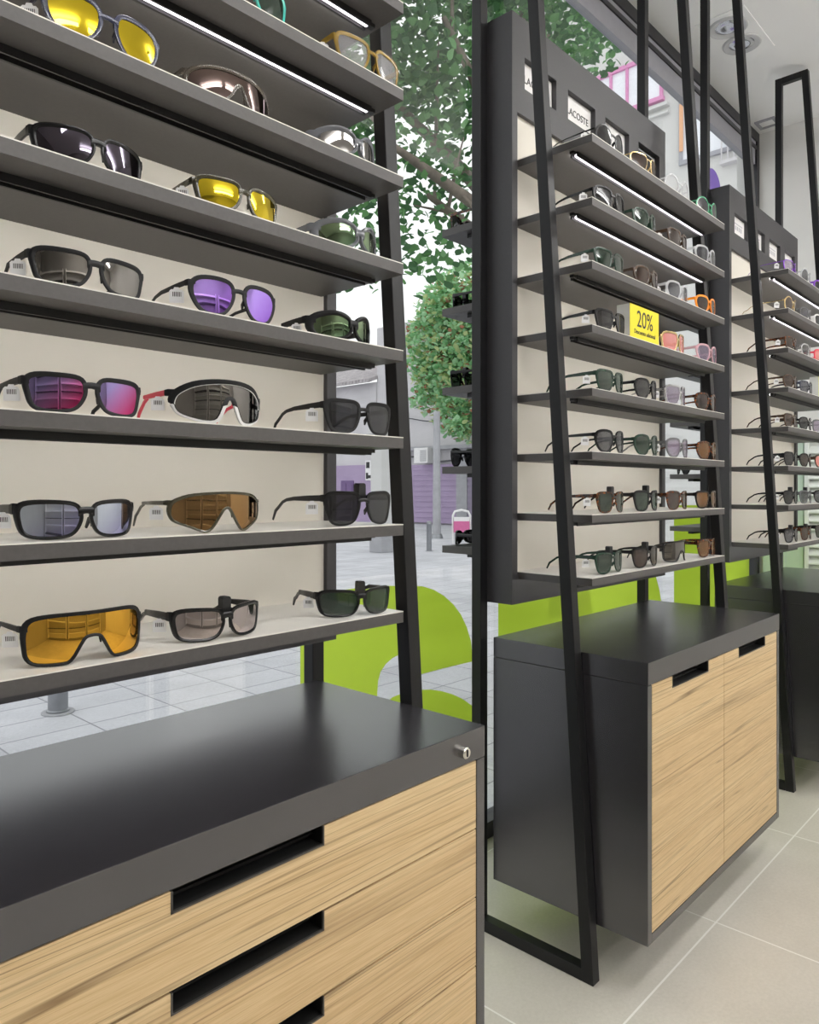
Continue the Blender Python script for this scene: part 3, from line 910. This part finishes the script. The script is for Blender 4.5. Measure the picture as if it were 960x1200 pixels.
for k, row in U2.items():
    for i, e in enumerate(row):
        if e is None: continue
        st, fm, lm, look, kw = e
        x = [-.268, -.078, .115, .320][i]+random.uniform(-.006, .006)
        if k == 4 and i == 2: x = .095
        kw = dict(kw)
        kw.setdefault('width', random.uniform(.140, .148)); kw.setdefault('tagged', i in (0, 2)); kw.setdefault('yaw', random.uniform(-3, 3))
        glasses(CX[1]+x, SHY+.014, sz(k), st, fm, lm, '%s, %s the %s of middle stand' % (look, P4[i], ORD[k]), G2, **kw)

G3 = 'sunglasses on the farthest stand'
P3 = ['leftmost on', 'second along', 'third along']
U3 = {
    1: [('aviator', 'f_purple', 'l_lilac', 'purple wire sunglasses'), ('round', 'f_clear', 'l_grey', 'clear round sunglasses'), ('panto', 'f_purple', 'l_dark', 'vivid purple sunglasses')],
    2: [('round', 'f_gold', 'l_brown', 'gold round sunglasses'), ('panto', 'f_smoke', 'l_grey', 'smoke grey sunglasses'), ('over', 'f_white', 'l_dark', 'white oversized sunglasses')],
    3: [('square', 'f_tortoise', 'l_brown', 'tortoiseshell sunglasses'), ('panto', 'f_steel', 'l_grey', 'steel grey sunglasses'), ('over', 'f_red', 'l_pink', 'coral red sunglasses')],
    4: [('panto', 'f_brown', 'l_brown', 'dark brown sunglasses'), ('square', 'f_navy_clear', 'l_grey', 'navy sunglasses'), None],
    5: [('square', 'f_brown', 'l_brown', 'brown square sunglasses'), ('panto', 'f_black', 'l_dark', 'black rounded sunglasses'), ('over', 'f_smoke', 'l_lilac', 'smoky lilac sunglasses')],
    6: [('square', 'f_black', 'l_dark', 'black square sunglasses'), ('panto', 'f_black', 'l_brown', 'black rounded sunglasses'), ('panto', 'f_brown', 'l_pink', 'brown sunglasses with reddish lenses')],
    7: [('square', 'f_black', 'l_dark', 'black square sunglasses'), ('square', 'f_grey', 'l_grey', 'grey square sunglasses'), ('panto', 'f_black', 'l_grey', 'black rounded sunglasses')],
    8: [('square', 'f_black', 'l_grey', 'black square sunglasses'), ('square', 'f_tortoise', 'l_brown', 'reddish tortoiseshell sunglasses'), ('square', 'f_black', 'l_dark', 'black sunglasses with dark lenses')],
}
for k, row in U3.items():
    for i, e in enumerate(row):
        if e is None: continue
        st, fm, lm, look = e
        x = [-.285, -.09, .105][i]+random.uniform(-.006, .006)
        glasses(CX[2]+x, SHY+.014, sz(k), st, fm, lm, '%s, %s the %s of farthest stand' % (look, P3[i], ORD[k]), G3,
                width=random.uniform(.140, .148), tagged=(i == 0), clip=(k >= 7 and i < 2), yaw=random.uniform(-3, 3))

# on the window-side shelves
GB = 'sunglasses on the window-side shelves'
for k, st, fm, lm, look in ((0, 'square', 'f_tortoise', 'l_brown', 'tortoiseshell sunglasses on the highest window-side shelf of middle stand'),
                            (1, 'rect', 'f_black', 'l_green', 'black green lens sunglasses, second window-side shelf from top, middle stand'),
                            (2, 'square', 'f_matte', 'l_dark', 'grey lens sunglasses with black clip, middle window-side shelf of middle stand'),
                            (3, 'panto', 'f_black', 'l_dark', 'black sunglasses, second lowest window-side shelf of middle stand'),
                            (4, 'wrap', 'f_black', 'l_silver', 'black silver lens sunglasses, lowest window-side shelf of middle stand')):
    glasses(CX[1]-.315, 1.284, 1.757-.2085*k, st, fm, lm, look, GB, tagged=False, flip=True, width=.136, clip=(k in (1, 2)))
for k, wd in ((2, 'middle window-side shelf'), (3, 'second lowest window-side shelf')):
    glasses(CX[2]-.30, 1.284, 1.757-.2085*k, 'panto', 'f_black', 'l_dark', 'black sunglasses on the %s of farthest stand' % wd, GB, tagged=False, flip=True, width=.136)


# ---- 20 % signs
def discount(x, label):
    w, h = .079, .083
    t = thing('discount_sign', (x, SHY+.006, sz(4)+.0004), label, 'sign', 'yellow discount signs')
    MB().box(-w, w, .0012, .036, 0, h).obj('acrylic_block', 'acrylic', t, bevel=.001)
    MB().box(-w, w, 0, .0011, 0, h).obj('yellow_card', 'sign_yellow', t)
    a = put('number', text_mesh('20%', .058, .0003, 'ink_dark', squash=.92), t); a.location = (0, -.0004, .049)
    b = put('lettering', text_mesh('Descuento adicional', .0155, .0003, 'ink_dark', squash=.92), t); b.location = (0, -.0004, .018)


discount(CX[1]-.122, 'yellow 20% sign on the fifth shelf up of the middle stand')
discount(CX[2]+.10, 'yellow 20% sign on the fifth shelf up of the farthest stand')

# ------------------------------------------------------------------ the street
structure(MB().box(-30, 60, YW+.05, 70, -.15, 0).obj('pavement', 'paving'))


def bollard(x, y, h, label):
    t = thing('bollard', (x, y, 0), label, 'bollard', 'street bollards')
    m = MB().lathe((0, 0, 0), [(.052, 0), (.052, .015), (.045, .02), (.045, h-.06), (.048, h-.055), (.048, h-.04), (.045, h-.035), (.043, h-.01), (.03, h)], 20)
    m.obj('post', 'zinc', t, smooth=40)
    MB().lathe((0, 0, 0), [(.075, 0), (.075, .006), (.053, .008)], 20).obj('base_ring', 'stone_grey', t, smooth=40)


for u, v, h, lb in ((68, 835, .55, 'thick grey bollard on pavement just outside, below the nearest stand'), (650, 725, .46, 'short grey bollard outside behind the middle stand cabinet'),
                    (503, 646, .52, 'distant slim grey bollard across the street by thin lamp post')):
    a = ray(u, v); q = a*(-CH/a.z); bollard(q.x, q.y, h, lb)
q = ray(512, 631); q = q*(-CH/q.z)
t = thing('street_pole', (q.x, q.y, 0), 'thin grey metal pole standing across the street', 'pole')
MB().cyl((0, 0), .09, .07, 0, 2.75, 14).obj('shaft', 'stone_grey', t, smooth=40)
MB().cyl((0, 0), .14, .11, 0, .1, 14).obj('pole_base', 'zinc', t, smooth=40)
q = ray(447, 647); q = q*(-CH/q.z)
t = thing('street_pillar', (q.x, q.y, 0), 'broad pale grey pillar across the street with dark base', 'pillar')
MB().box(-.13, .13, -.13, .13, .34, 2.0).box(-.17, .17, -.17, .17, 2.0, 2.1).obj('shaft', 'plaster_white', t, bevel=.01)
MB().box(-.145, .145, -.145, .145, 0, .34).obj('plinth', 'stone_grey', t, bevel=.01)
# pink-topped street chair / crate by the far shutters
q = ray(541, 637); q = q*(-CH/q.z)
t = thing('street_crate', (q.x, q.y, 0), 'small white crate with pink panel standing across the street', 'crate')
t.rotation_euler = (0, 0, -YAW)
m = MB()
m.tube([(-.17, 0, .0), (-.17, 0, .55), (-.13, 0, .63), (0, 0, .66), (.13, 0, .63), (.17, 0, .55), (.17, 0, 0)], .022, 8)
m.obj('arched_frame', 'card_white', t, smooth=50)
MB().box(-.15, .15, -.06, .06, .22, .44).obj('pink_panel', 'magenta', t)
MB().box(-.15, .15, -.05, .05, .44, .52).obj('upper_panel', 'card_white', t)

# far building across the plaza, facade facing the shop along x = 17
X17 = 17.0


def fx(b, u0, u1, v0, v1, d0, d1, mb=None):
    """box on a facade at X: spans pixel rectangle measured on the plane, depth d0..d1 in front of it"""
    pass


b = thing('street_building', (X17, 15, 0), 'old pale building across the street with purple ground floor and tiled roof', 'building')
L = lambda y: y-15
MB().box(0, 4, L(17.4), L(40), 0, 4.55).obj('wall_low', 'plaster_pale', b)
MB().box(.05, 4, L(8), L(17.4), 0, 6.3).obj('wall_tall', 'plaster_pale', b)
m = MB()
for i in range(142):
    y0 = L(17.35+.16*i)
    m.add([(-.35, y0, 4.5), (-.35, y0+.15, 4.5), (2.4, y0+.15, 5.55), (2.4, y0, 5.55), (-.35, y0+.02, 4.62), (-.35, y0+.13, 4.62), (2.4, y0+.13, 5.67), (2.4, y0+.02, 5.67)],
          [(0, 1, 2, 3), (7, 6, 5, 4), (0, 4, 5, 1), (1, 5, 6, 2), (2, 6, 7, 3), (3, 7, 4, 0)])
m.obj('tiled_roof', 'roof_tile', b)
MB().box(-.1, 0, L(17.5), L(40), 0, 1.86).obj('purple_front', 'paint_purple', b)
MB().box(-.1, .05, L(16.8), L(17.5), 0, 1.75).obj('salmon_front', 'paint_salmon', b)
MB().box(-.14, -.1, L(18.35), L(18.95), .0, 1.35).box(-.16, -.14, L(18.4), L(18.62), .1, 1.25).box(-.16, -.14, L(18.68), L(18.9), .1, 1.25).obj('door', 'paint_deep_purple', b)
m = MB()
for i in range(22): m.box(-.06 if i % 2 else -.08, .05, L(13.9), L(16.0), .05+.08*i, .13+.08*i)
m.obj('shutter', 'paint_purple', b)
m = MB()
for i in range(22): m.box(-.06 if i % 2 else -.08, .05, L(10.6), L(13.6), .05+.08*i, .13+.08*i)
m.obj('shutter', 'shutter_lilac', b)
MB().box(-.09, .05, L(13.55), L(13.95), 0, 2.3).obj('pier', 'stone_grey', b)
MB().box(-.25, .05, L(10.4), L(16.6), 2.25, 2.36).obj('ledge', 'stone_grey', b)
sg = MB().box(-.14, -.06, L(17.15), L(17.75), 1.35, 2.0).obj('shop_sign', 'card_white', b)
m = MB()
for y, z, w, h in ((17.2, 1.4, .1, .22), (17.2, 1.75, .16, .18), (17.42, 1.42, .2, .1), (17.42, 1.6, .06, .32), (17.55, 1.75, .16, .2), (17.62, 1.4, .1, .2)):
    m.box(-.145, -.14, L(y), L(y+w), z, z+h)
m.obj('sign_marks', 'ink_dark', sg)
ac = MB().box(-.45, -.05, L(14.75), L(15.3), 1.85, 2.3).obj('air_conditioner', 'card_white', b)
m = MB()
for i in range(7): m.box(-.46, -.45, L(14.8), L(15.05), 1.9+.05*i, 1.925+.05*i)
m.obj('air_grille', 'stone_grey', ac)
m = MB()
pts = [(-.1, L(17.4-.42*i), 3.2+.12*math.sin(i*.7)) for i in range(16)]
m.tube(pts, .02, 6); m.tube([(-.1, L(16.6-.5*i), 1.98+.1*math.sin(i*1.1)) for i in range(12)], .03, 6)
m.obj('cable', 'cable', b)

# plain terrace closing the street on the left
b3 = thing('street_terrace', (4, 34, 0), 'plain pale terrace at the far left end of the street', 'building')
MB().box(-24, 12.2, 0, 6, 0, 7.5).box(-24.3, 12.2, -.3, 6, 7.5, 7.8).obj('wall', 'plaster_pale', b3)
for i in range(9):
    for zz in (.9, 4.2):
        x = -22+3.9*i
        wq = MB().box(x-.7, x+.7, -.1, 0, zz-.1, zz).box(x-.7, x+.7, -.06, 0, zz+2, zz+2.1).box(x-.7, x-.6, -.06, 0, zz, zz+2).box(x+.6, x+.7, -.06, 0, zz, zz+2).box(x-.04, x+.04, -.06, 0, zz, zz+2).obj('window', 'stone_grey', b3)
        MB().box(x-.6, x+.6, -.02, 0, zz, zz+2).obj('pane', 'far_pane', wq)

# second building, seen through the top of the window, facade at x = 14
b2 = thing('street_apartment_block', (14, 6, 0), 'pale apartment facade high outside with glazed bay, magenta fringe painted on its frames', 'building')
L = lambda y: y-6
MB().box(0, 3, L(-3), L(9.2), 0, 13).obj('wall', 'plaster_white', b2)
bay = MB().box(-.1, 0, L(6.3), L(8.5), 8.62, 8.70).box(-.1, 0, L(6.3), L(8.5), 9.5, 9.58)
for i in range(7): bay.box(-.09, -.02, L(6.32+.355*i), L(6.37+.355*i), 8.70, 9.5)
f = bay.obj('glazed_bay', 'frame_fringe', b2)
MB().box(-.05, -.03, L(6.34), L(8.48), 8.7, 9.5).obj('pane', 'far_pane', f)
MB().box(-.12, 0, L(6.2), L(8.6), 8.48, 8.54).box(-.08, 0, L(6.2), L(8.6), 8.34, 8.39).obj('cornice', 'plaster_white', b2)
w = MB().box(-.06, 0, L(5.0), L(6.0), 7.25, 7.33).box(-.06, 0, L(5.0), L(6.0), 8.5, 8.58).box(-.06, 0, L(5.0), L(5.07), 7.33, 8.5).box(-.06, 0, L(5.93), L(6.0), 7.33, 8.5).obj('window', 'frame_grey', b2)
MB().box(-.03, 0, L(5.07), L(5.93), 7.33, 8.5).obj('pane', 'far_pane', w)
MB().box(-.08, -.06, L(5.91), L(5.98), 7.5, 8.4).obj('shutter', 'paint_orange', b2)
w = MB().box(-.06, 0, L(4.2), L(4.9), 7.1, 8.3).obj('window', 'frame_grey', b2)
MB().box(-.08, -.05, L(4.26), L(4.84), 7.2, 8.24).obj('pane', 'far_pane', w)
m = MB().box(-.16, -.13, L(3.9), L(5.2), 7.55, 7.6).box(-.16, 0, L(3.9), L(5.2), 7.0, 7.06)
for i in range(12): m.box(-.155, -.135, L(3.92+.112*i), L(3.94+.112*i), 7.06, 7.55)
m.obj('balcony', 'plaster_pale', b2)


# ---- planting
def leaf_cloud(name, mats, blobs, count, size, parent, seed, shape=None):
    rnd = random.Random(seed); mbs = [MB() for _ in mats]
    wts = [m_[1] for m_ in mats]
    vol = [bl[1][0]*bl[1][1]*bl[1][2] for bl in blobs]
    for _ in range(count):
        c, r = rnd.choices(blobs, vol)[0]
        while True:
            q = Vector((rnd.uniform(-1, 1), rnd.uniform(-1, 1), rnd.uniform(-1, 1)))
            if .15 < q.length < 1: break
        p = Vector(c)+Vector((q.x*r[0], q.y*r[1], q.z*r[2]))
        s = size*rnd.uniform(.6, 1.25)
        R = Matrix.Rotation(rnd.uniform(0, 2*PI), 3, 'Z') @ Matrix.Rotation(rnd.gauss(.5, .55), 3, 'X') @ Matrix.Rotation(rnd.gauss(0, .4), 3, 'Y')
        pts = [(0, 0, 0), (.34, .22, .06), (.42, .5, .05), (.22, .8, .0), (0, 1.05, -.12), (-.22, .8, .0), (-.42, .5, .05), (-.34, .22, .06), (0, .5, -.02)]
        vs = [p+R @ (Vector(a)*s) for a in pts]
        mbs[rnd.choices(range(len(mats)), wts)[0]].add(vs, [(8, i, i+1) for i in range(0, 7)]+[(8, 7, 0)])
    # one object, several leaf materials
    allv = MB(); me = None; idx = []
    for i, mb in enumerate(mbs): allv.add(mb.v, mb.f); idx += [i]*len(mb.f)
    me = D.meshes.new(name); me.from_pydata(allv.v, [], allv.f)
    for mt, _ in mats: me.materials.append(M[mt])
    me.polygons.foreach_set('material_index', idx)
    me.polygons.foreach_set('use_smooth', [True]*len(idx))
    return put(name, me, parent)


q = ray(672, 719); tb = q*(-CH/q.z)
tree = thing('tree', (tb.x, tb.y, 0), 'leafy street tree with spreading branches just outside the window', 'tree')
O = Vector((tb.x, tb.y, 0))
tk = MB()
tk.tube([(0, 0, 0), (.02, .03, .8), (.0, .05, 1.8), (-.05, .05, 2.6), (-.1, .1, 3.6), (-.1, .2, 5)], [.15, .12, .11, .10, .08, .04], 12)
for u, v, d in ((500, 228, 6.2), (445, 160, 5.6), (600, -60, 6.8), (520, 20, 6.0), (400, 60, 6.5)):
    e = at_d(u, v, d)-O; s0 = Vector((-.04, .05, 2.3+random.uniform(0, .5)))
    mid = s0.lerp(e, .5)+Vector((0, 0, .15))
    tk.tube([s0, s0.lerp(mid, .5)+Vector((0, 0, .06)), mid, mid.lerp(e, .5), e], [.075, .062, .052, .04, .022], 8)
    for _ in range(3):
        f0 = mid.lerp(e, random.uniform(0, .9)); f1 = f0+Vector((random.uniform(-.6, .6), random.uniform(-.6, .6), random.uniform(-.3, .6)))
        tk.tube([f0, f0.lerp(f1, .5)+Vector((0, 0, .05)), f1], [.018, .013, .006], 6)
tk.obj('trunk', 'bark', tree, smooth=50)
blobs = []
for u, v, d, rx, rz in ((400, 60, 6.4, .9, .8), (470, 20, 6.0, .8, .7), (530, 60, 6.4, .8, .7), (450, 120, 6.8, .55, .35), (520, 150, 6.2, .5, .4), (470, 210, 6.0, .45, .35), (530, 215, 6.6, .5, .35),
                        (490, 280, 5.8, .45, .28), (540, 290, 6.2, .4, .3), (430, 250, 6.2, .45, .4), (420, 320, 5.8, .35, .22), (500, 325, 5.6, .28, .16), (610, 10, 6.6, .8, .6), (670, 20, 7.0, .75, .6), (690, 65, 7.2, .32, .35), (640, 60, 6.6, .5, .5),
                        (360, 150, 6.6, .7, .7), (560, 100, 6.8, .6, .5), (330, 300, 6.4, .6, .5), (580, -120, 6.4, 1.2, .8), (450, -120, 6.2, 1.2, .8)):
    c = at_d(u, v, d)-O; blobs.append((c, (rx, rx, rz)))
leaf_cloud('foliage', [('leaf_dark', 5), ('leaf_mid', 4), ('leaf_light', 1)], blobs, 11000, .085, tree, 3)

ivy = thing('ivy_bush', (X17-2, 13.2, 0), 'big pale green climbing plant hanging over the wall across the street', 'plant')
O = Vector((X17-2, 13.2, 0)); blobs = []
for u, v, r in ((520, 365, .8), (545, 350, .9), (505, 400, .75), (535, 410, .95), (515, 445, .7), (545, 455, .9), (535, 490, .55), (552, 500, .5), (500, 430, .45), (570, 400, 1.1), (600, 430, 1.2), (505, 470, .4), (590, 480, .9)):
    blobs.append((on_x(u, v, X17-1.7)-O, (.75, r, r)))
leaf_cloud('foliage', [('ivy_light', 6), ('ivy_mid', 4), ('leaf_yellow', 3), ('leaf_red', .7)], blobs, 15000, .16, ivy, 5)
m = MB()
for i in range(7):
    y = random.uniform(-1.9, -1.05)
    m.tube([(.6, y, 0), (.7, y+.1, 1.5), (.5, y-.1, 3), (.2, y+random.uniform(-.4, .4), 4.4)], [.05, .045, .035, .02], 7)
m.obj('stems', 'bark', ivy, smooth=50)

# ------------------------------------------------------------------ light
w = D.worlds.new('world'); bpy.context.scene.world = w; w.use_nodes = True
nt = w.node_tree; nt.nodes.clear()
out = nt.nodes.new('ShaderNodeOutputWorld'); bg = nt.nodes.new('ShaderNodeBackground')
sky = nt.nodes.new('ShaderNodeTexSky'); sky.sky_type = 'HOSEK_WILKIE'; sky.turbidity = 8; sky.ground_albedo = .5
sky.sun_direction = Vector((-.3, .2, .9)).normalized()
mix = nt.nodes.new('ShaderNodeMix'); mix.data_type = 'RGBA'; mix.inputs[0].default_value = .95
nt.links.new(sky.outputs[0], mix.inputs[6]); mix.inputs[7].default_value = (1, .992, .99, 1)
nt.links.new(mix.outputs[2], bg.inputs[0]); bg.inputs[1].default_value = 1.25
nt.links.new(bg.outputs[0], out.inputs[0])

sc = bpy.context.scene
sc.view_settings.view_transform = 'Standard'; sc.view_settings.look = 'None'
sc.view_settings.gamma = 1; sc.view_settings.exposure = .45; sc.view_settings.use_curve_mapping = False
sc.cycles.max_bounces = 12; sc.cycles.transparent_max_bounces = 24; sc.cycles.diffuse_bounces = 5; sc.cycles.glossy_bounces = 5
sc.cycles.sample_clamp_indirect = 6
sc.cycles.use_denoising = True
